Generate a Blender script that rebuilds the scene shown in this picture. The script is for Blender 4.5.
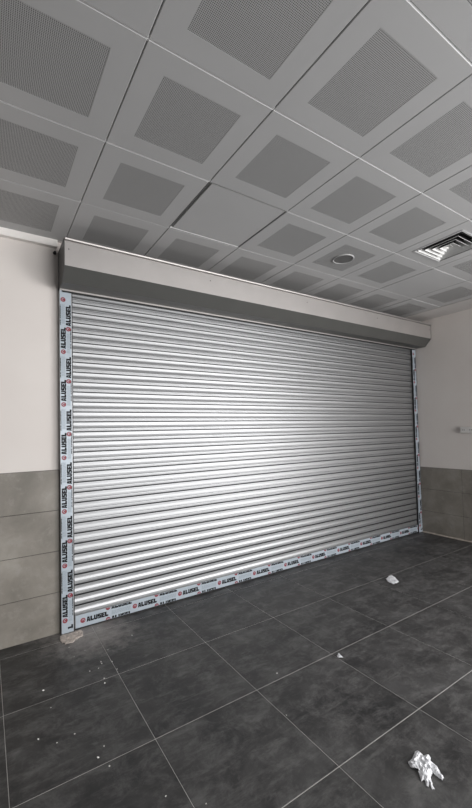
import bpy, bmesh, math, random
from mathutils import Vector, Matrix, noise

# ------------------------------------------------------------------ clear
for o in list(bpy.data.objects):
    bpy.data.objects.remove(o)
scene = bpy.context.scene
COL = scene.collection
random.seed(7)

# ------------------------------------------------------------------ camera
F_PX, YAW, PITCH, ROLL, CAM_H, PP_DY = 383.745, 0.580796, 0.035968, -0.022739, 1.460, 13.0
_fw = Vector((math.sin(YAW) * math.cos(PITCH), math.cos(YAW) * math.cos(PITCH), math.sin(PITCH)))
_x0 = Vector((math.cos(YAW), -math.sin(YAW), 0))
_u0 = _x0.cross(_fw)
_X = _x0 * math.cos(ROLL) + _u0 * math.sin(ROLL)
_U = -_x0 * math.sin(ROLL) + _u0 * math.cos(ROLL)
cam = bpy.data.cameras.new('camera')
cam.sensor_fit = 'VERTICAL'
cam.sensor_height = 36.0
cam.lens = F_PX / 808.0 * 36.0
cam.shift_y = PP_DY / 808.0
cam.clip_start = 0.02
camo = bpy.data.objects.new('camera', cam)
COL.objects.link(camo)
camo.matrix_world = Matrix(((_X.x, _U.x, -_fw.x, 0), (_X.y, _U.y, -_fw.y, 0),
                            (_X.z, _U.z, -_fw.z, CAM_H), (0, 0, 0, 1)))
scene.camera = camo

# ------------------------------------------------------------------ light
world = bpy.data.worlds.new('World')
scene.world = world
world.use_nodes = True
wbg = world.node_tree.nodes['Background']
wbg.inputs[0].default_value = (0.93, 0.96, 1.0, 1)
wbg.inputs[1].default_value = 1.0

RX0, RX1, RY0, RY1 = -2.49, 5.10, -4.08, 3.15      # room: faces of the four walls
CEIL = 2.934
WIN = (-3.9, -0.05, 0.15, 2.60)                    # shop-front opening in the right wall, behind the photographer (y0, y1, z0, z1)
WIN2 = (1.0, 4.9, 0.15, 2.60)                      # the same glazing carried round into the rear wall (x0, x1, z0, z1)


def area(name, loc, rot, sx, sy, power, colr):
    l = bpy.data.lights.new(name, 'AREA')
    l.shape = 'RECTANGLE'
    l.size, l.size_y, l.energy, l.color = sx, sy, power, colr
    o = bpy.data.objects.new(name, l)
    o.location, o.rotation_euler = loc, rot
    COL.objects.link(o)
    return o


# daylight coming in through the two openings
DAY = (1.0, 0.99, 0.98)
area('daylight_right', (RX1 + 0.22, (WIN[0] + WIN[1]) / 2, (WIN[2] + WIN[3]) / 2), (math.radians(90), 0, math.radians(90)),
     WIN[1] - WIN[0], WIN[3] - WIN[2], 290.0, DAY)
area('daylight_rear', ((WIN2[0] + WIN2[1]) / 2, RY0 - 0.22, (WIN2[2] + WIN2[3]) / 2), (math.radians(90), 0, 0),
     WIN2[1] - WIN2[0], WIN2[3] - WIN2[2], 265.0, DAY)

scene.view_settings.view_transform = 'Standard'
scene.view_settings.look = 'None'
scene.view_settings.exposure = 0.0
scene.view_settings.gamma = 1.0
scene.view_settings.use_curve_mapping = False


# ------------------------------------------------------------------ materials
def new_mat(name):
    m = bpy.data.materials.new(name)
    m.use_nodes = True
    nt = m.node_tree
    return m, nt, nt.nodes['Principled BSDF']


def node(nt, typ, **kw):
    n = nt.nodes.new(typ)
    for k, v in kw.items():
        setattr(n, k, v)
    return n


def ramp(nt, fac, stops):
    r = node(nt, 'ShaderNodeValToRGB')
    while len(r.color_ramp.elements) < len(stops):
        r.color_ramp.elements.new(0.5)
    for e, (p, c) in zip(r.color_ramp.elements, stops):
        e.position = p
        e.color = (c, c, c, 1) if isinstance(c, (int, float)) else (*c, 1)
    nt.links.new(fac, r.inputs[0])
    return r.outputs[0]


def noise_tex(nt, vec, scale, detail=4, rough=0.5, dist=0.0):
    n = node(nt, 'ShaderNodeTexNoise')
    n.inputs['Scale'].default_value = scale
    n.inputs['Detail'].default_value = detail
    n.inputs['Roughness'].default_value = rough
    n.inputs['Distortion'].default_value = dist
    if vec is not None:
        nt.links.new(vec, n.inputs['Vector'])
    return n.outputs[0]


def mixc(nt, fac, a, b, mode='MIX'):
    n = node(nt, 'ShaderNodeMix', data_type='RGBA', blend_type=mode)
    for sock, v in ((n.inputs[0], fac), (n.inputs[6], a), (n.inputs[7], b)):
        if hasattr(v, 'is_output'):
            nt.links.new(v, sock)
        elif isinstance(v, (int, float)):
            sock.default_value = v
        else:
            sock.default_value = (*v, 1)
    return n.outputs[2]


def math_n(nt, op, a, b=None):
    n = node(nt, 'ShaderNodeMath', operation=op)
    for sock, v in ((n.inputs[0], a), (n.inputs[1], b)):
        if v is None:
            continue
        if hasattr(v, 'is_output'):
            nt.links.new(v, sock)
        else:
            sock.default_value = v
    return n.outputs[0]


def bump(nt, bs, h, strength, dist=0.002):
    b = node(nt, 'ShaderNodeBump')
    b.inputs['Strength'].default_value = strength
    b.inputs['Distance'].default_value = dist
    nt.links.new(h, b.inputs['Height'])
    nt.links.new(b.outputs[0], bs.inputs['Normal'])


def plain(name, colr, rough=0.5, metal=0.0, var=0.05, scale=30.0):
    m, nt, bs = new_mat(name)
    pos = node(nt, 'ShaderNodeNewGeometry').outputs['Position']
    f = noise_tex(nt, pos, scale, 3)
    lo = tuple(c * (1 - var) for c in colr)
    hi = tuple(min(1, c * (1 + var)) for c in colr)
    nt.links.new(ramp(nt, f, [(0.3, lo), (0.7, hi)]), bs.inputs['Base Color'])
    bs.inputs['Roughness'].default_value = rough
    bs.inputs['Metallic'].default_value = metal
    return m


M = {}


def mk_plaster():
    m, nt, bs = new_mat('wall_paint')
    pos = node(nt, 'ShaderNodeNewGeometry').outputs['Position']
    f = noise_tex(nt, pos, 1.7, 5, 0.55)
    nt.links.new(ramp(nt, f, [(0.3, (0.71, 0.66, 0.627)), (0.7, (0.75, 0.705, 0.672))]), bs.inputs['Base Color'])
    bs.inputs['Roughness'].default_value = 0.75
    bump(nt, bs, noise_tex(nt, pos, 180, 3), 0.12, 0.001)
    return m


def mk_floor():
    m, nt, bs = new_mat('slate_floor_tile')
    geo = node(nt, 'ShaderNodeNewGeometry').outputs['Position']
    inf = node(nt, 'ShaderNodeObjectInfo')
    off = node(nt, 'ShaderNodeVectorMath', operation='SCALE')
    cmb = node(nt, 'ShaderNodeCombineXYZ')
    nt.links.new(inf.outputs['Random'], cmb.inputs[0])
    nt.links.new(inf.outputs['Random'], cmb.inputs[2])
    nt.links.new(cmb.outputs[0], off.inputs[0])
    off.inputs['Scale'].default_value = 40.0
    add = node(nt, 'ShaderNodeVectorMath', operation='ADD')
    nt.links.new(geo, add.inputs[0])
    nt.links.new(off.outputs[0], add.inputs[1])
    v = add.outputs[0]
    big = noise_tex(nt, v, 3.4, 10, 0.70, 0.25)
    base = ramp(nt, big, [(0.36, (0.026, 0.026, 0.027)), (0.50, (0.048, 0.047, 0.047)), (0.66, (0.088, 0.087, 0.087))])
    mid = noise_tex(nt, v, 8, 12, 0.80, 0.35)
    base = mixc(nt, ramp(nt, mid, [(0.48, 0.0), (0.66, 0.52)]), base, (0.19, 0.187, 0.186))
    # dusty scuffs, and the pale mortar dust trodden out from the foot of the guide rail
    mp = node(nt, 'ShaderNodeMapping')
    mp.inputs['Rotation'].default_value = (0, 0, 0.7)
    mp.inputs['Scale'].default_value = (4, 13, 1)
    nt.links.new(geo, mp.inputs[0])
    scuff = noise_tex(nt, mp.outputs[0], 1.0, 12, 0.78, 0.3)
    base = mixc(nt, ramp(nt, scuff, [(0.50, 0.0), (0.66, 0.50)]), base, (0.19, 0.187, 0.184))
    d = node(nt, 'ShaderNodeVectorMath', operation='DISTANCE')
    nt.links.new(geo, d.inputs[0])
    d.inputs[1].default_value = (0.66, 3.0, 0)
    dn = math_n(nt, 'ADD', d.outputs['Value'], math_n(nt, 'MULTIPLY', noise_tex(nt, geo, 12, 10, 0.78), 0.75))
    base = mixc(nt, ramp(nt, dn, [(0.40, 0.75), (0.74, 0.0)]), base, (0.46, 0.43, 0.41))
    nt.links.new(base, bs.inputs['Base Color'])
    nt.links.new(ramp(nt, big, [(0.3, 0.40), (0.7, 0.58)]), bs.inputs['Roughness'])
    bump(nt, bs, mid, 0.12, 0.002)
    return m


def mk_walltile():
    m, nt, bs = new_mat('concrete_look_wall_tile')
    geo = node(nt, 'ShaderNodeNewGeometry').outputs['Position']
    big = noise_tex(nt, geo, 3.0, 6, 0.6, 0.4)
    base = ramp(nt, big, [(0.28, (0.165, 0.150, 0.128)), (0.52, (0.235, 0.215, 0.187)), (0.70, (0.31, 0.287, 0.253))])
    mid = noise_tex(nt, geo, 12, 9, 0.78, 0.2)
    base = mixc(nt, ramp(nt, mid, [(0.52, 0.0), (0.70, 0.45)]), base, (0.35, 0.33, 0.305))
    nt.links.new(base, bs.inputs['Base Color'])
    bs.inputs['Roughness'].default_value = 0.5
    bump(nt, bs, mid, 0.08, 0.001)
    return m


def mk_perf():
    # perforated sheet: small round holes on a 5 mm grid
    m, nt, bs = new_mat('perforated_sheet')
    geo = node(nt, 'ShaderNodeNewGeometry').outputs['Position']
    sc = node(nt, 'ShaderNodeVectorMath', operation='MULTIPLY')
    nt.links.new(geo, sc.inputs[0])
    sc.inputs[1].default_value = (1 / 0.0066, 1 / 0.0066, 0)
    fr = node(nt, 'ShaderNodeVectorMath', operation='FRACTION')
    nt.links.new(sc.outputs[0], fr.inputs[0])
    di = node(nt, 'ShaderNodeVectorMath', operation='DISTANCE')
    nt.links.new(fr.outputs[0], di.inputs[0])
    di.inputs[1].default_value = (0.5, 0.5, 0)
    hole = math_n(nt, 'LESS_THAN', di.outputs['Value'], 0.32)
    nt.links.new(mixc(nt, hole, (0.42, 0.42, 0.42), (0.075, 0.075, 0.075)), bs.inputs['Base Color'])
    bs.inputs['Roughness'].default_value = 0.55
    return m


def mk_slat():
    m, nt, bs = new_mat('aluminium_slat')
    geo = node(nt, 'ShaderNodeNewGeometry').outputs['Position']
    mp = node(nt, 'ShaderNodeMapping')
    mp.inputs['Scale'].default_value = (2.5, 60, 160)
    nt.links.new(geo, mp.inputs[0])
    f = noise_tex(nt, mp.outputs[0], 1.0, 4, 0.6)
    nt.links.new(ramp(nt, f, [(0.3, (0.345, 0.35, 0.36)), (0.7, (0.405, 0.41, 0.417))]), bs.inputs['Base Color'])
    bs.inputs['Metallic'].default_value = 0.86
    nt.links.new(ramp(nt, f, [(0.3, 0.43), (0.7, 0.49)]), bs.inputs['Roughness'])
    return m


M['plaster'] = mk_plaster()
M['floor'] = mk_floor()
M['walltile'] = mk_walltile()
M['perf'] = mk_perf()
M['slat'] = mk_slat()
M['grout'] = plain('pale_grout', (0.62, 0.605, 0.585), 0.9, 0, 0.15, 14)
M['wallgrout'] = plain('dark_wall_grout', (0.04, 0.038, 0.036), 0.9, 0, 0.1)
M['tilewhite'] = plain('grey_ceiling_sheet', (0.465, 0.465, 0.468), 0.48, 0.0, 0.02, 3)
M['void'] = plain('dark_ceiling_void', (0.04, 0.04, 0.04), 0.9)
M['rail'] = plain('white_grid_rail', (0.90, 0.90, 0.90), 0.4)
M['ceilplaster'] = plain('ceiling_border_paint', (0.60, 0.575, 0.56), 0.7, 0, 0.03, 4)
M['trim'] = plain('cornice_paint', (0.86, 0.83, 0.80), 0.6, 0, 0.02)
M['box'] = plain('pale_grey_coated_sheet', (0.46, 0.437, 0.425), 0.42, 0.6, 0.03, 6)
M['boxshade'] = plain('shaded_grey_coated_sheet', (0.105, 0.105, 0.10), 0.45, 0.3, 0.04, 6)
M['darkwall'] = plain('low_bounce_wall_paint', (0.10, 0.10, 0.10), 0.7, 0, 0.05, 3)  # unseen walls made dark to cut bounce light onto the right wall
M['joint_shade'] = plain('shaded_joint_aluminium', (0.05, 0.05, 0.052), 0.6, 0.4)
M['dark'] = plain('black_rubber_and_shade', (0.015, 0.015, 0.015), 0.7)
M['hatchframe'] = plain('grey_hatch_frame', (0.20, 0.20, 0.20), 0.5)
M['steel'] = plain('dark_steel', (0.11, 0.11, 0.11), 0.5, 0.6)
M['film'] = plain('pale_blue_protective_film', (0.42, 0.475, 0.53), 0.35, 0.1, 0.05, 25)
M['print_black'] = plain('black_print', (0.012, 0.012, 0.013), 0.45)
M['print_red'] = plain('dark_red_print', (0.24, 0.03, 0.045), 0.45)
M['print_grey'] = plain('blue_grey_print', (0.30, 0.35, 0.40), 0.45)
M['white'] = plain('white_plastic', (0.78, 0.78, 0.77), 0.4, 0, 0.03)
M['mortar'] = plain('pinkish_mortar', (0.60, 0.53, 0.48), 0.95, 0, 0.25, 60)
M['bead'] = plain('beige_mortar_bead', (0.42, 0.37, 0.32), 0.95, 0, 0.25, 40)
M['plastic'] = plain('thin_white_plastic', (0.82, 0.83, 0.86), 0.35, 0, 0.06, 60)
M['crumb'] = plain('white_plaster_crumb', (0.78, 0.77, 0.74), 0.9, 0, 0.1, 200)
M['lamp'] = plain('grey_lamp_glass', (0.11, 0.11, 0.11), 0.45)
M['print_black'].node_tree.nodes['Principled BSDF'].inputs['Specular IOR Level'].default_value = 0.1
M['socket'] = plain('white_socket_plastic', (0.72, 0.70, 0.68), 0.4, 0, 0.02)


# ------------------------------------------------------------------ mesh helpers
def link(name, me, mat, parent=None, loc=None):
    o = bpy.data.objects.new(name, me)
    COL.objects.link(o)
    if mat is not None and len(me.materials) == 0:
        me.materials.append(mat)
    if parent is not None:
        o.parent = parent
    if loc is not None:
        o.location = loc
    return o


def bm_mesh(name, bm, smooth=False):
    bmesh.ops.recalc_face_normals(bm, faces=bm.faces[:])
    me = bpy.data.meshes.new(name)
    bm.to_mesh(me)
    bm.free()
    if smooth:
        for p in me.polygons:
            p.use_smooth = True
    return me


def add_box(bm, lo, hi, bev=0.0):
    r = bmesh.ops.create_cube(bm, size=1.0)
    for v in r['verts']:
        v.co = Vector([(lo[k] + hi[k]) / 2 + v.co[k] * (hi[k] - lo[k]) for k in range(3)])
    if bev > 0:
        es = list({e for v in r['verts'] for e in v.link_edges})
        bmesh.ops.bevel(bm, geom=es, offset=bev, segments=1, affect='EDGES')


def box_mesh(name, lo, hi, bev=0.0):
    bm = bmesh.new()
    add_box(bm, lo, hi, bev)
    return bm_mesh(name, bm)


def prism_x(name, prof, x0, x1):
    """closed (y, z) profile swept along x"""
    bm = bmesh.new()
    a = [bm.verts.new((x0, y, z)) for y, z in prof]
    b = [bm.verts.new((x1, y, z)) for y, z in prof]
    n = len(prof)
    for k in range(n):
        bm.faces.new((a[k], a[(k + 1) % n], b[(k + 1) % n], b[k]))
    bm.faces.new(a)
    bm.faces.new(b[::-1])
    return bm_mesh(name, bm)


def struct(o):
    o['kind'] = 'structure'
    return o


def thing(o, label, cat, group=None):
    o['label'], o['category'] = label, cat
    if group:
        o['group'] = group
    return o


def empty(name, loc=(0, 0, 0)):
    o = bpy.data.objects.new(name, None)
    o.empty_display_size = 0.1
    o.location = loc
    COL.objects.link(o)
    return o


def floor_pt(px, py, z=0.0):
    d = _X * ((px - 236) / F_PX) - _U * ((py - 404 - PP_DY) / F_PX) + _fw
    s = (z - CAM_H) / d.z
    return Vector((d.x * s, d.y * s, z))


# ================================================================== SETTING
# floor slab (its top is the grout) with the tiles laid on it
floor = struct(link('floor', box_mesh('floor', (RX0, RY0, -0.12), (RX1, RY1, -0.0012)), M['grout']))
FX0, FY0, T, G, GX = 0.0838, 3.006, 0.6, 0.0036, 0.0027
cache = {}


def slab_piece(kind, sx, sy, sz, bev):
    key = (kind, round(sx, 4), round(sy, 4), round(sz, 4))
    if key not in cache:
        cache[key] = box_mesh(kind, (0, 0, 0), (sx, sy, sz), bev)
    return cache[key]


def cuts(lo, hi, origin, step):
    k = math.floor((lo - origin) / step + 1e-6)
    out = []
    while origin + k * step < hi - 1e-6:
        a, b = max(lo, origin + k * step), min(hi, origin + (k + 1) * step)
        if b - a > 0.012:
            out.append((a, b))
        k += 1
    return out


for a, b in cuts(RX0, RX1, FX0, T):
    for c, d in cuts(RY0, RY1, FY0, T):
        me = slab_piece('floor_tile', b - a - GX, d - c - G, 0.009, 0.0008)
        link('floor_tile', me, M['floor'], floor, (a + GX / 2, c + G / 2, -0.009))

# walls
wall_back = struct(link('wall_back', box_mesh('wall_back', (RX0 - 0.2, RY1, -0.12), (RX1 + 0.2, RY1 + 0.2, CEIL + 0.2)), M['plaster']))
bm = bmesh.new()
add_box(bm, (RX1 + 0.01, RY0 - 0.2, -0.12), (RX1 + 0.2, WIN[0], CEIL + 0.2))
add_box(bm, (RX1 + 0.01, WIN[1], -0.12), (RX1 + 0.2, RY1, CEIL + 0.2))
add_box(bm, (RX1 + 0.01, WIN[0], -0.12), (RX1 + 0.2, WIN[1], WIN[2]))
add_box(bm, (RX1 + 0.01, WIN[0], WIN[3]), (RX1 + 0.2, WIN[1], CEIL + 0.2))
wall_right = struct(link('wall_right', bm_mesh('wall_right', bm), M['plaster']))
wall_left = struct(link('wall_left', box_mesh('wall_left', (RX0 - 0.2, RY0 - 0.2, -0.12), (RX0, RY1, CEIL + 0.2)), M['darkwall']))
bm = bmesh.new()
add_box(bm, (RX0, RY0 - 0.2, -0.12), (WIN2[0], RY0, CEIL + 0.2))
add_box(bm, (WIN2[1], RY0 - 0.2, -0.12), (RX1 + 0.01, RY0, CEIL + 0.2))
add_box(bm, (WIN2[0], RY0 - 0.2, -0.12), (WIN2[1], RY0, WIN2[2]))
add_box(bm, (WIN2[0], RY0 - 0.2, WIN2[3]), (WIN2[1], RY0, CEIL + 0.2))
wall_rear = struct(link('wall_rear', bm_mesh('wall_rear', bm), M['darkwall']))

# wainscot tiles, 60 x 30 cm, children of their wall
GW = 0.0034
bed = link('tile_bed', box_mesh('tile_bed', (RX0, RY1 - 0.007, 0), (0.470, RY1, 1.2)), M['wallgrout'], wall_back)
for a, b in cuts(RX0, 0.470, 0.470, 0.6):
    for r in range(4):
        me = slab_piece('wall_tile', b - a - GW, 0.009, 0.3 - GW, 0.0006)
        link('wall_tile', me, M['walltile'], wall_back, (a + GW / 2, RY1 - 0.010, 0.3 * r + GW / 2))
bed = link('tile_bed', box_mesh('tile_bed', (RX1 + 0.003, WIN[1] + 0.05, 0), (RX1 + 0.01, RY1 - 0.0005, 0.9)), M['wallgrout'], wall_right)
for a, b in cuts(WIN[1] + 0.05, RY1 - 0.0005, RY1 - 0.0005, 0.6):
    for r in range(3):
        me = slab_piece('wall_tile', 0.009, b - a - GW, 0.3 - GW, 0.0006)
        link('wall_tile', me, M['walltile'], wall_right, (RX1, a + GW / 2, 0.3 * r + GW / 2))

# pale cornice strip on top of the back wall, left of the shutter housing
struct(link('trim_1', box_mesh('trim_1', (RX0, RY1 - 0.042, 2.880), (0.462, RY1, CEIL), 0.002), M['trim']))
# mortar bead at the foot of the right wall
bm = bmesh.new()
N = 60
prev = None
for k in range(N + 1):
    y = RY0 + 0.02 + (RY1 - 0.04 - RY0 - 0.02) * k / N
    h = 0.013 + 0.006 * noise.noise((y * 7, 0, 3))
    w = 0.016 + 0.007 * noise.noise((y * 6, 5, 1))
    ring = [bm.verts.new((RX1, y, 0)), bm.verts.new((RX1, y, h)), bm.verts.new((RX1 - w * 0.7, y, h * 0.7)), bm.verts.new((RX1 - w, y, 0))]
    if prev:
        for q in range(4):
            bm.faces.new((prev[q], prev[(q + 1) % 4], ring[(q + 1) % 4], ring[q]))
    else:
        bm.faces.new(ring)
    prev = ring
bm.faces.new(prev[::-1])
struct(link('trim_2', bm_mesh('trim_2', bm), M['bead']))

# ------------------------------------------------------------------ ceiling
ceiling = struct(link('ceiling', box_mesh('ceiling', (RX0, RY0, CEIL + 0.13), (RX1 + 0.01, RY1, CEIL + 0.2)), M['void']))
CX0, CY0 = 0.5117, 0.7210
I0, I1, J0, J1 = -5, 6, -8, 3
GAP, BV, HF = 0.0034, 0.003, 0.192        # gap to neighbour, bevel, half size of the perforated field


def pan_mesh(name, half, hole=None, hx=0.0, hy=0.0):
    """face-down sheet-metal pan (face at z = 0) with bevelled, turned-up edges, optional square hole"""
    bm = bmesh.new()

    def ring(h, z):
        return [bm.verts.new((sx * h, sy * h, z)) for sx, sy in ((-1, -1), (1, -1), (1, 1), (-1, 1))]
    rings = [ring(half, 0.022), ring(half, BV), ring(half - BV, 0.0)]
    if hole:
        rings += [ring(hole, 0.0), ring(hole, 0.001)]
    for a, b in zip(rings, rings[1:]):
        for q in range(4):
            bm.faces.new((a[q], a[(q + 1) % 4], b[(q + 1) % 4], b[q]))
    if not hole:
        bm.faces.new(rings[-1])
    bmesh.ops.recalc_face_normals(bm, faces=bm.faces[:])
    me = bpy.data.meshes.new(name)
    bm.to_mesh(me)
    bm.free()
    return me


half = 0.3 - GAP / 2
me_perf_tile = pan_mesh('ceiling_tile', half, HF)
me_plain_tile = pan_mesh('plain_ceiling_tile', half - 0.0025)
me_diff_tile = pan_mesh('diffuser_ceiling_tile', half, 0.192)
me_hatch = pan_mesh('access_panel', 0.286)
me_field = box_mesh('perforated_field', (-HF, -HF, 0.0006), (HF, HF, 0.002))
for i in range(I0, I1 + 1):
    for j in range(J0, J1 + 1):
        c = Vector((CX0 + (i + 0.5) * T, CY0 + (j + 0.5) * T, CEIL))
        if (i, j) == (1, 2):
            link('access_panel', me_hatch, M['tilewhite'], ceiling, c + Vector((0.008, -0.001, 0.003)))
            bm = bmesh.new()
            rg = [[bm.verts.new((sx * h, sy * h, z)) for sx, sy in ((-1, -1), (1, -1), (1, 1), (-1, 1))] for h, z in ((half, 0.02), (half, 0.0), (0.296, 0.0), (0.294, 0.012), (0.2, 0.012))]
            for ra, rb in zip(rg, rg[1:]):
                for q in range(4):
                    bm.faces.new((ra[q], ra[(q + 1) % 4], rb[(q + 1) % 4], rb[q]))
            link('panel_frame', bm_mesh('panel_frame', bm), M['hatchframe'], ceiling, c)
            continue
        if (i, j) == (4, 1):
            link('ceiling_tile', me_diff_tile, M['tilewhite'], ceiling, c)
            continue
        if (i, j) == (5, 2):
            link('ceiling_tile', me_plain_tile, M['tilewhite'], ceiling, c + Vector((0, 0, -0.001)))
            continue
        dz = 0.0008 * (random.random() - 0.5)
        if (i, j) == (6, 3):
            dz = -0.004
        t = link('ceiling_tile', me_perf_tile, M['tilewhite'], ceiling, c + Vector((0, 0, dz)))
        link('perforated_field', me_field, M['perf'], t)
# white carrier rails that show in the joints running along the shutter
for j in range(J0, J1 + 2):
    y = CY0 + j * T
    link('carrier_rail', box_mesh('carrier_rail', (RX0, y - 0.010, CEIL + 0.003), (CX0 + 7 * T, y + 0.010, CEIL + 0.03)), M['rail'], ceiling)
for i in range(I0 + 1, I1 + 2):
    x = CX0 + i * T
    link('cross_rail', box_mesh('cross_rail', (x - 0.010, RY0, CEIL + 0.012), (x + 0.010, RY1, CEIL + 0.034)), M['void'], ceiling)
# plaster border between the tiles and the right wall, and a narrow one along the shutter wall
link('ceiling_border', box_mesh('ceiling_border', (CX0 + 7 * T + 0.004, RY0, CEIL - 0.006), (RX1 + 0.01, RY1, CEIL + 0.06)), M['ceilplaster'], ceiling)
link('ceiling_border', box_mesh('ceiling_border', (RX0, CY0 + 4 * T + 0.004, CEIL), (CX0 + 7 * T, RY1, CEIL + 0.06)), M['ceilplaster'], ceiling)

# ================================================================== ROLLER SHUTTER
sh = empty('roller_shutter', (2.8, 3.12, 0.0))
thing(sh, 'wide closed aluminium roller shutter with grey housing and taped guide rails', 'roller shutter')
ORG = Vector((2.8, 3.12, 0.0))


def part(name, me, mat, parent=sh):
    """link a mesh given in world coordinates as a part of the shutter"""
    o = link(name, me, mat, parent)
    if parent is sh:
        o.location = -ORG
    return o


GXL0, GXL1, GXR0, GXR1 = 0.472, 0.557, 5.011, 5.096
GY0 = 3.102                                    # front face of the guide rails
CURX0, CURX1 = 0.550, 5.018                    # curtain runs into the rails

# slat section: (depth towards the room, mm) against (distance below the joint, mm)
PITCH_Z, ZB0, NS = 0.0767, 0.1795, 32
sec = [(-18, 0.0), (-18, 8.2), (2.0, 8.7), (3.6, 9.4), (3.6, 13), (3.2, 20), (3.0, 28), (3.3, 33), (4.4, 38), (5.9, 43), (7.5, 48), (8.1, 50), (7.6, 51.6), (6.4, 52.4),
       (-4.0, 53), (-4.0, 54.6), (0.2, 55.2), (0.4, 62), (-1.4, 63.2), (0.4, 64.4), (0.4, 70), (-1.4, 71.2), (0.2, 72.4), (-0.2, 76.0), (-3, 76.7)]
YC = 3.128
prof = [(YC - d / 1000.0, -t / 1000.0) for d, t in sec] + [(YC + 0.0205, -0.0767), (YC + 0.0205, 0.0)]
me_slat = prism_x('slat', prof, CURX0, CURX1)
me_slat.materials.append(M['slat'])
me_slat.materials.append(M['joint_shade'])
for p in me_slat.polygons:                      # shade in the joint slits and under the lip painted dark
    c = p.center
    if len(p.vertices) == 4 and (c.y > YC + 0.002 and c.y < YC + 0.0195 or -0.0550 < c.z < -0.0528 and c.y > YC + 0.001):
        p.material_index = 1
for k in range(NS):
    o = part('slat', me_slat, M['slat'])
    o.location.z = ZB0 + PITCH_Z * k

# bottom bar
BX0, BX1, BZ0, BZ1, BY = 0.565, 5.003, 0.012, 0.108, 3.112
bar = part('bottom_bar', box_mesh('bottom_bar', (BX0, BY, BZ0), (BX1, 3.140, BZ1), 0.002), M['slat'])
part('rubber_seal', box_mesh('rubber_seal', (BX0, BY + 0.006, 0.0005), (BX1, 3.134, BZ0)), M['dark'])

# guide rails: a channel open towards the curtain
rails = []
for x0, x1, s in ((GXL0, GXL1, 1), (GXR0, GXR1, -1)):
    bm = bmesh.new()
    add_box(bm, (x0, GY0, 0.001), (x1, GY0 + 0.003, 2.556))            # front leg
    add_box(bm, (x0, 3.146, 0.001), (x1, 3.1495, 2.556))               # rear leg
    xo = x0 if s > 0 else x1 - 0.003
    add_box(bm, (xo, GY0 + 0.003, 0.001), (xo + 0.003, 3.146, 2.556))  # web
    g = part('guide_rail', bm_mesh('guide_rail', bm), M['slat'])
    rails.append((g, x0, x1))
    xb = x1 if s > 0 else x0 - 0.006
    part('rail_shade_strip', box_mesh('rail_shade_strip', (xb, GY0 + 0.001, 0.001), (xb + 0.006, GY0 + 0.016, 2.556)), M['dark'], g)  # black strip added for the shadow gap between rail and curtain


# ------------------------------------------------------------------ printed protective film
GLYPH = {  # heavy block letters as polygons on a unit cell
    'A': [[(0, 0), (.40, 0), (.46, .30), (.46, 1), (.22, 1)], [(.46, 1), (.46, .62), (.54, .62), (.54, 1)], [(.54, 1), (.54, .30), (.60, 0), (1, 0), (.78, 1)], [(.44, .18), (.56, .18), (.54, .42), (.46, .42)]],
    'L': [[(0, 0), (.48, 0), (.48, 1), (0, 1)], [(.48, 0), (1, 0), (1, .34), (.48, .34)]],
    'U': [[(0, .16), (.42, .30), (.42, 1), (0, 1)], [(.58, .30), (1, .16), (1, 1), (.58, 1)], [(0, .16), (.16, 0), (.84, 0), (1, .16), (.58, .30), (.42, .30)]],
    'S': [[(0, 0), (.86, 0), (1, .12), (1, .28), (0, .28)], [(.56, .28), (1, .28), (1, .52), (.86, .64), (.56, .64)], [(.14, .36), (.56, .36), (.56, .64), (.14, .64)],
          [(0, .50), (.14, .36), (.44, .64), (.44, .72), (0, .72)], [(0, .72), (1, .72), (1, 1), (.14, 1), (0, .88)]],
    'E': [[(0, 0), (.46, 0), (.46, 1), (0, 1)], [(.46, 0), (1, 0), (1, .28), (.46, .28)], [(.46, .37), (.92, .37), (.92, .63), (.46, .63)], [(.46, .72), (1, .72), (1, 1), (.46, 1)]]}


def text_bm(body, w, h):
    """flat heavy lettering in the xy plane, lower left corner at the origin"""
    b = bmesh.new()
    adv = w / len(body)
    for q, ch in enumerate(body):
        for poly in GLYPH[ch]:
            b.faces.new([b.verts.new((q * adv + x * adv * 0.965, y * h, 0)) for x, y in poly])
    return b


def emblem_bm(r):
    """red disc with a pale curved slash, centred on the origin"""
    b = bmesh.new()
    c = b.verts.new((0, 0, 0))
    rim = [b.verts.new((r * math.cos(a * math.pi / 12), r * math.sin(a * math.pi / 12), 0)) for a in range(24)]
    for k in range(24):
        b.faces.new((c, rim[k], rim[(k + 1) % 24]))
    pts = []
    for k in range(9):
        a = math.radians(-35 + 250 * k / 8)
        rr = r * (0.62 - 0.03 * k)
        pts.append((b.verts.new((rr * math.cos(a), rr * math.sin(a), 0.0002)), b.verts.new((rr * 0.68 * math.cos(a), rr * 0.68 * math.sin(a), 0.0002))))
    for (a, b0), (c1, d) in zip(pts, pts[1:]):
        b.faces.new((a, c1, d, b0)).material_index = 1
    return b


def lines_bm(w, h, n):
    """illegible small print: a block of thin broken lines"""
    b = bmesh.new()
    rr = random.Random(3)
    for k in range(n):
        y = h * (k + 0.5) / n
        x = 0.0
        while x < w:
            l = rr.uniform(0.008, 0.02)
            vs = [b.verts.new(p) for p in ((x, y - h / n * 0.32, 0), (min(w, x + l), y - h / n * 0.32, 0), (min(w, x + l), y + h / n * 0.32, 0), (x, y + h / n * 0.32, 0))]
            b.faces.new(vs)
            x += l + 0.003
    return b


def flat_mesh(name, b, mats, mtx, clip=None):
    """flat print -> mesh; mtx takes the print's plane into the world; clip = list of (point, normal) to cut away"""
    bmesh.ops.transform(b, matrix=mtx, verts=b.verts[:])
    for co, no in clip or []:
        bmesh.ops.bisect_plane(b, geom=b.verts[:] + b.edges[:] + b.faces[:], plane_co=co, plane_no=no, clear_outer=True)
    me = bpy.data.meshes.new(name)
    b.to_mesh(me)
    b.free()
    for m in mats:
        me.materials.append(m)
    return me


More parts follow.
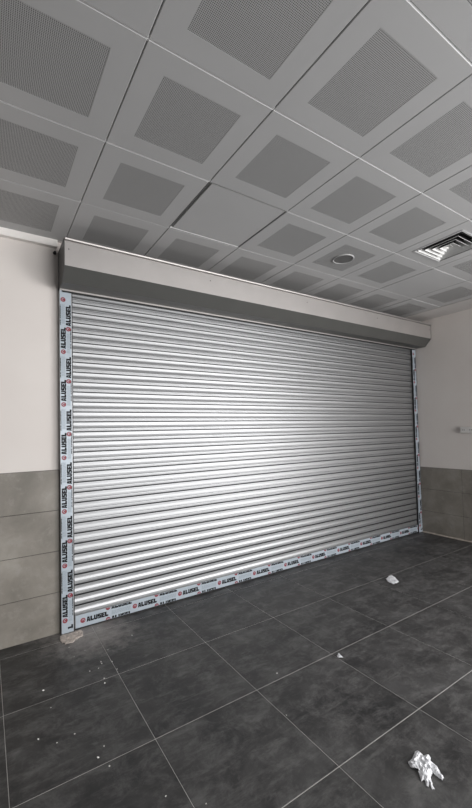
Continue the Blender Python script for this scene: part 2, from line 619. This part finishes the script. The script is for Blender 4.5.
PER, TW, TH, ER = 0.3975, 0.162, 0.0355, 0.0175
FT = 0.0008                                      # film stands this far off the rail
# print plane (u right, v up) -> upright on the wall, u along +z, v along -x (reads from bottom to top)
UP = Matrix(((0, -1, 0, 0), (0, 0, -1, 0), (1, 0, 0, 0), (0, 0, 0, 1)))
FLAT = Matrix(((1, 0, 0, 0), (0, 0, -1, 0), (0, 1, 0, 0), (0, 0, 0, 1)))
up_text = flat_mesh('lettering', text_bm('ALUSEL', TW, TH), [M['print_black']], UP)
up_emb = flat_mesh('emblem', emblem_bm(ER), [M['print_red'], M['film']], UP)
up_lines = flat_mesh('small_print', lines_bm(0.150, 0.024, 4), [M['print_grey']], UP)
edge_text = flat_mesh('cut_lettering', text_bm('ALUSEL', TW, 0.006), [M['print_black']], UP)
hz_text = flat_mesh('lettering', text_bm('ALUSEL', TW, 0.036), [M['print_black']], FLAT)
hz_emb = flat_mesh('emblem', emblem_bm(0.0185), [M['print_red'], M['film']], FLAT)
hz_lines = flat_mesh('small_print', lines_bm(0.150, 0.030, 4), [M['print_grey']], FLAT)

for g, x0, x1 in rails:
    f = part('protective_film', box_mesh('protective_film', (x0 + 0.0015, GY0 - FT, 0.006), (x1 - 0.004, GY0, 2.552)), M['film'], g)
    yf = GY0 - FT - 0.0003
    for cx, z0 in ((x0 + 0.0245, 0.096), (x0 + 0.0605, 0.2715)):
        for k in range(-1, 7):
            z = z0 + PER * k
            if 0.05 < z < 2.53:
                o = part('emblem', up_emb, None, g)
                o.location = (cx, yf, z)
            if z + 0.024 > 0.03 and z + 0.024 + TW < 2.55:
                o = part('lettering', up_text, None, g)
                o.location = (cx + TH / 2, yf, z + 0.024)
            elif z + 0.024 < 0.03 < z + 0.024 + TW:
                mtx = Matrix.Translation((cx + TH / 2, yf, z + 0.024)) @ UP
                part('lettering', flat_mesh('lettering', text_bm('ALUSEL', TW, TH), [M['print_black']], mtx, [(Vector((0, 0, 0.03)), Vector((0, 0, -1)))]), None, g)
            if z + 0.212 > 0.03 and z + 0.365 < 2.55:
                o = part('small_print', up_lines, None, g)
                o.location = (cx + 0.012, yf, z + 0.213)
    # rows of the same print cut off by the film's two edges
    for xe, z0 in ((x0 + 0.0075, 0.2715), (x1 - 0.0048, 0.096)):
        for k in range(-1, 7):
            z = z0 + PER * k + 0.024
            if z > 0.03 and z + TW < 2.55:
                o = part('lettering', edge_text, None, g)
                o.location = (xe, yf, z)

f = part('protective_film', box_mesh('protective_film', (BX0 + 0.006, BY - FT, BZ0 + 0.002), (BX1 - 0.006, BY, BZ1 - 0.002)), M['film'], bar)
yf = BY - FT - 0.0003
zc = (BZ0 + BZ1) / 2
top_clip = [(Vector((0, 0, BZ1 - 0.003)), Vector((0, 0, 1)))]
bot_clip = [(Vector((0, 0, BZ0 + 0.003)), Vector((0, 0, -1)))]
PB = 0.3985
for k in range(12):
    x = 0.622 + PB * k
    o = part('emblem', hz_emb, None, bar)
    o.location = (x, yf, zc)
    if x + 0.026 + TW < BX1:
        o = part('lettering', hz_text, None, bar)
        o.location = (x + 0.026, yf, zc - 0.018)
    if x + 0.215 + 0.15 < BX1:
        o = part('small_print', hz_lines, None, bar)
        o.location = (x + 0.213, yf, zc - 0.015)
        for dz, cl in ((0.045, top_clip), (-0.045, bot_clip)):
            mtx = Matrix.Translation((x + PB / 2 + 0.012, yf, zc + dz - 0.018)) @ FLAT
            part('lettering', flat_mesh('lettering', text_bm('ALUSEL', TW, 0.036), [M['print_black']], mtx, cl), None, bar)
            mtx = Matrix.Translation((x + PB / 2 - 0.014, yf, zc + dz)) @ FLAT
            part('emblem', flat_mesh('emblem', emblem_bm(0.0185), [M['print_red'], M['film']], mtx, cl), None, bar)

# ------------------------------------------------------------------ housing
HX0, HX1, HYF, HZT, HZM, HZB, HYB = 0.470, 5.098, 2.872, 2.852, 2.654, 2.560, 2.958
LIPY = 3.094
th = 0.002
# upper sheet: top, rolled rim, shadow groove, front panel; lower sheet: chamfer, underside, drip lip
outer = [(3.148, HZT), (HYF - 0.008, HZT), (HYF - 0.010, HZT - 0.004), (HYF - 0.008, HZT - 0.013), (HYF + 0.016, HZT - 0.014), (HYF + 0.016, HZT - 0.021), (HYF, HZT - 0.022), (HYF, HZM)]
inner = [(HYF + th, HZM), (HYF + th, HZT - 0.024), (HYF + 0.018, HZT - 0.024), (HYF + 0.018, HZT - th), (3.148, HZT - th)]
hb = part('housing', prism_x('housing', outer + inner, HX0 + 0.003, HX1 - 0.003), M['box'])
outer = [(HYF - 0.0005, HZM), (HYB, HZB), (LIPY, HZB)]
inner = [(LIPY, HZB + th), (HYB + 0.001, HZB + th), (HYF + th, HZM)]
part('lower_panel', prism_x('lower_panel', outer + inner, HX0 + 0.003, HX1 - 0.003), M['boxshade'], hb)  # darker colour paints in the shade on chamfer and underside
part('drip_lip', box_mesh('drip_lip', (HX0 + 0.003, LIPY - 0.004, HZB - 0.012), (HX1 - 0.003, LIPY, HZB + 0.001)), M['box'], hb)
part('lip_shade_strip', box_mesh('lip_shade_strip', (HX0 + 0.02, LIPY + 0.0003, HZB - 0.022), (HX1 - 0.02, LIPY + 0.007, HZB)), M['dark'], hb)  # black strip added as the shadow between lip and curtain
end = [(3.148, HZT), (HYF - 0.001, HZT), (HYF - 0.001, HZM), (HYB - 0.001, HZB - 0.001), (3.148, HZB - 0.001)]
for a, b in ((HX0, HX0 + 0.003), (HX1 - 0.003, HX1)):
    part('end_plate', prism_x('end_plate', end, a, b), M['steel'], hb)


def screw(loc, axis, r=0.006, h=0.004):
    bm = bmesh.new()
    bmesh.ops.create_cone(bm, cap_ends=True, segments=10, radius1=r, radius2=r * 0.7, depth=h)
    rot = Vector((0, 0, 1)).rotation_difference(axis).to_matrix().to_4x4()
    bmesh.ops.transform(bm, matrix=Matrix.Translation(Vector(loc) + axis * h / 2) @ rot, verts=bm.verts[:])
    return bm_mesh('screw', bm)


for x in (0.50, 1.65, 2.8, 3.95, 5.06):
    part('screw', screw((x, HYF, 2.775), Vector((0, -1, 0)), 0.0045, 0.003), M['steel'], hb)
part('mounting_bolt', screw((0.447, RY1, 2.845), Vector((0, -1, 0)), 0.013, 0.022), M['dark'])

# ================================================================== CEILING FITTINGS
# square four-way air diffuser
dc = Vector((CX0 + 4.5 * T, CY0 + 1.5 * T, CEIL))
df = thing(empty('air_diffuser', dc), 'square white four-way air diffuser with nested louvres set in ceiling tile', 'air vent')


def sq_rings(name, seq, mat, parent, close=False):
    """square rings given as (half size, z)"""
    bm = bmesh.new()
    prev = None
    for h, z in seq:
        r = [bm.verts.new((sx * h, sy * h, z)) for sx, sy in ((-1, -1), (1, -1), (1, 1), (-1, 1))]
        if prev:
            for q in range(4):
                bm.faces.new((prev[q], prev[(q + 1) % 4], r[(q + 1) % 4], r[q]))
        prev = r
    if close:
        bm.faces.new(prev)
    return link(name, bm_mesh(name, bm), mat, parent)


sq_rings('frame', [(0.204, -0.0005), (0.204, -0.004), (0.190, -0.005), (0.187, 0.0), (0.187, 0.030)], M['tilewhite'], df)
for h in (0.178, 0.138, 0.098, 0.058):
    o = sq_rings('louvre', [(h, -0.001), (h - 0.034, 0.060), (h - 0.036, 0.060), (h - 0.003, -0.002), (h, -0.001)], M['white'], df)
    o.data.materials.append(M['dark'])           # black upper faces paint in the shade between louvres
    for p in o.data.polygons:
        if p.area > 0.001 and p.center.to_2d().length * 60 > (h - 0.0178) * 60:
            p.material_index = 1
sq_rings('core', [(0.020, -0.001), (0.008, 0.02)], M['white'], df, True)
sq_rings('plenum', [(0.187, 0.0305), (0.187, 0.12)], M['dark'], df, True)

# recessed round lamp, switched off
lc = Vector((CX0 + 3.5 * T, CY0 + 2.5 * T, CEIL))
dl = thing(empty('recessed_lamp', lc), 'round unlit recessed lamp with pale rim in a perforated ceiling tile', 'ceiling lamp')


def lathe(name, prof, mat, parent, seg=40):
    bm = bmesh.new()
    prev = None
    for r, z in prof:
        ring = [bm.verts.new((r * math.cos(2 * math.pi * k / seg), r * math.sin(2 * math.pi * k / seg), z)) for k in range(seg)]
        if prev:
            for q in range(seg):
                bm.faces.new((prev[q], prev[(q + 1) % seg], ring[(q + 1) % seg], ring[q]))
        prev = ring
    return link(name, bm_mesh(name, bm, True), mat, parent), prev


lathe('rim', [(0.091, 0.0004), (0.091, -0.004), (0.088, -0.007), (0.084, -0.007), (0.081, -0.003), (0.080, 0.0003)], M['tilewhite'], dl)
bm = bmesh.new()
bmesh.ops.create_cone(bm, cap_ends=True, segments=40, radius1=0.0805, radius2=0.0805, depth=0.003)
bmesh.ops.translate(bm, verts=bm.verts[:], vec=(0, 0, -0.0015))
link('lens', bm_mesh('lens', bm), M['lamp'], dl)

# ================================================================== RIGHT WALL SOCKET
so = thing(empty('wall_socket', (RX1 + 0.01, 2.445, 1.405)), 'white surface-mounted socket box on the plaster wall beside the shutter', 'socket')
link('back_box', box_mesh('back_box', (-0.034, -0.085, -0.038), (0, 0.085, 0.038), 0.004), M['socket'], so)
link('face_plate', box_mesh('face_plate', (-0.041, -0.082, -0.035), (-0.034, 0.082, 0.035), 0.003), M['socket'], so)
for dy in (0.042, -0.042):
    for q in (-0.010, 0.010):
        link('pin_hole', box_mesh('pin_hole', (-0.0418, dy + q - 0.0045, -0.004), (-0.0405, dy + q + 0.0045, 0.005)), M['dark'], so)

# ================================================================== DEBRIS ON THE FLOOR
def sheet(name, outline, res, hgt, seed, mat, thick=0.0012, curl=0.0):
    """crumpled torn film: floor outline filled with a fine grid and creased upwards"""
    rr = random.Random(seed)
    c = sum(outline, Vector()) / len(outline)
    pts = [p - c for p in outline]
    n = len(pts)

    def inside(x, y):
        r = False
        for k in range(n):
            a, b = pts[k], pts[(k + 1) % n]
            if (a.y > y) != (b.y > y) and x < (b.x - a.x) * (y - a.y) / (b.y - a.y) + a.x:
                r = not r
        return r

    def edge_d(x, y):
        m = 9
        for k in range(n):
            a, b = pts[k], pts[(k + 1) % n]
            ab = b - a
            t = max(0, min(1, ((x - a.x) * ab.x + (y - a.y) * ab.y) / max(1e-9, ab.x ** 2 + ab.y ** 2)))
            m = min(m, math.hypot(x - a.x - ab.x * t, y - a.y - ab.y * t))
        return m
    xs, ys = [p.x for p in pts], [p.y for p in pts]
    bm = bmesh.new()
    grid = {}
    nx, ny = int((max(xs) - min(xs)) / res) + 2, int((max(ys) - min(ys)) / res) + 2
    for a in range(nx):
        for b in range(ny):
            x, y = min(xs) + a * res, min(ys) + b * res
            if inside(x, y):
                e = min(1.0, edge_d(x, y) / (hgt * 0.9))
                v = Vector((x * 38 + seed, y * 38, seed))
                ridge = 1 - abs(noise.noise(v)) * 2.2
                fine = 1 - abs(noise.noise(v * 2.7)) * 2
                z = 0.003 + hgt * (0.30 * e + (0.15 + 0.6 * e) * max(0, ridge) * 0.6 + 0.16 * fine) + curl * (1 - e) * max(0, noise.noise(v * 0.6))
                jx, jy = noise.noise(v * 1.7 + Vector((9, 0, 0))) * res * 1.4, noise.noise(v * 1.7 + Vector((0, 9, 0))) * res * 1.4
                grid[a, b] = bm.verts.new((x + jx, y + jy, max(0.0006, z)))
    for (a, b), v in grid.items():
        q = [grid.get(k) for k in ((a, b), (a + 1, b), (a + 1, b + 1), (a, b + 1))]
        if all(q):
            bm.faces.new(q)
        elif sum(1 for k in q if k) == 3:
            bm.faces.new([k for k in q if k])
    for v in [v for v in bm.verts if not v.link_faces]:
        bm.verts.remove(v)
    ext = bmesh.ops.extrude_face_region(bm, geom=bm.faces[:])
    for v in [g for g in ext['geom'] if isinstance(g, bmesh.types.BMVert)]:
        v.co.z += thick
    zmin = min(v.co.z for v in bm.verts)
    for v in bm.verts:
        v.co.z -= zmin
    me = bm_mesh(name, bm, False)
    return link(name, me, mat, None, (c.x, c.y, 0.0002))


big = [(407.6, 762.9), (412.1, 759), (414.5, 752.5), (417, 750.8), (419.7, 752), (423.5, 756.5), (428.6, 754.5), (431, 759), (431, 762), (436.9, 766.7),
       (441, 774), (444.8, 780), (442.6, 782), (437.5, 777.5), (432.4, 773.7), (430.8, 778), (434.5, 789.5), (432, 789.8), (429.3, 783), (428.5, 788.5), (426, 786),
       (424.8, 780.7), (421, 782), (419.3, 776), (417.8, 770.5), (413.5, 770), (410.8, 768.6)]
thing(sheet('plastic_scrap', [floor_pt(*p) for p in big], 0.0026, 0.015, 3, M['plastic'], 0.0012, 0.009),
      'torn crumpled scrap of white plastic film with a pointed tail on dark floor', 'litter')
med = [(386, 579.6), (388.3, 576.8), (392, 575.5), (395.3, 578), (398.8, 581.8), (398, 583.8), (393.7, 584.7), (388.3, 582.5)]
thing(sheet('plastic_scrap', [floor_pt(*p) for p in med], 0.0045, 0.014, 11, M['plastic'], 0.0015, 0.014),
      'small rounded crumpled white scrap on floor tile near the shutter', 'litter')
sml = [(336.8, 656.6), (338.0, 654.2), (340, 654.2), (341.2, 656.4), (343.6, 658.6), (341.5, 659), (338, 658.7)]
thing(sheet('plastic_scrap', [floor_pt(*p) for p in sml], 0.003, 0.020, 23, M['plastic'], 0.0015, 0.006),
      'tiny crumpled white scrap lying beside a floor tile joint crossing', 'litter')

# broken mortar at the foot of the guide rail
outl = [(62, 634.5), (59, 638), (60, 642), (66, 645.5), (72, 643.5), (76, 640), (82.5, 636.5), (83.5, 633), (81, 628.5), (77, 630)]
outl = [floor_pt(*p) for p in outl]
for p in outl:
    p.y = min(p.y, 3.094)
thing(sheet('mortar_patch', outl, 0.006, 0.007, 31, M['mortar'], 0.002),
      'lumpy pinkish mortar patch at the foot of the guide rail', 'mortar')

crumbs = [(43.4, 690.8, 1.5), (104.7, 683.4, 1.4), (104.2, 678.5, 0.9), (89.8, 671.5, 1.0), (101, 662, 1.0), (111.9, 662, 1.3), (98.5, 668.5, 0.8),
          (38.3, 739.7, 1.2), (57, 743, 0.9), (74.6, 734.2, 1.0), (104, 746.4, 1.0), (98, 758, 1.3), (109.5, 766.4, 1.2), (50.8, 707.8, 0.7),
          (94.4, 623.2, 1.3), (77, 640, 0.9), (101.7, 663.7, 1.1), (117, 669.3, 0.9), (132, 635.5, 1.1), (165.8, 796.6, 1.0), (276.9, 673.5, 1.0),
          (286.5, 715.5, 0.8), (98, 628, 0.8), (90, 626.5, 0.7), (74, 657, 0.7), (108, 650, 0.8), (85, 650.5, 0.6), (69, 647.5, 0.9), (206, 804, 0.7)]
protos = []
for s in range(4):
    bm = bmesh.new()
    bmesh.ops.create_icosphere(bm, subdivisions=2, radius=1.0)
    for v in bm.verts:
        f = 0.75 + 0.55 * noise.noise(v.co * 1.3 + Vector((s * 7, 0, 0)))
        v.co = Vector((v.co.x * f * 1.15, v.co.y * f * 0.85, max(-0.45, v.co.z * f * 0.65)))
    zm = min(v.co.z for v in bm.verts)
    for v in bm.verts:
        v.co.z -= zm
    protos.append(bm_mesh('plaster_crumb', bm))
for q, (px, py, sz) in enumerate(crumbs):
    p = floor_pt(px, py)
    o = link('plaster_crumb', protos[q % 4], M['crumb'], None, (p.x, p.y, 0.0))
    s = sz * 0.0045
    o.scale = (s, s, s)
    o.rotation_euler = (0, 0, q * 1.7)
    near = (p - Vector((0.55, 3.03, 0))).length
    if p.y > 3.0 and p.x > 0.62:
        lab = 'tiny white plaster crumb close below the printed bottom bar of the shutter'
    elif near < 0.22:
        lab = 'tiny white plaster crumb beside the mortar patch'
    elif p.x > 1.0:
        lab = 'lone tiny white plaster crumb on the bare floor tiles away from the others'
    elif p.y > 2.4:
        lab = 'tiny white plaster crumb on the floor tile in front of the mortar patch'
    else:
        lab = 'tiny white plaster crumb on the open floor, over a tile away from the shutter'
    thing(o, lab, 'debris', 'plaster crumbs on the floor')
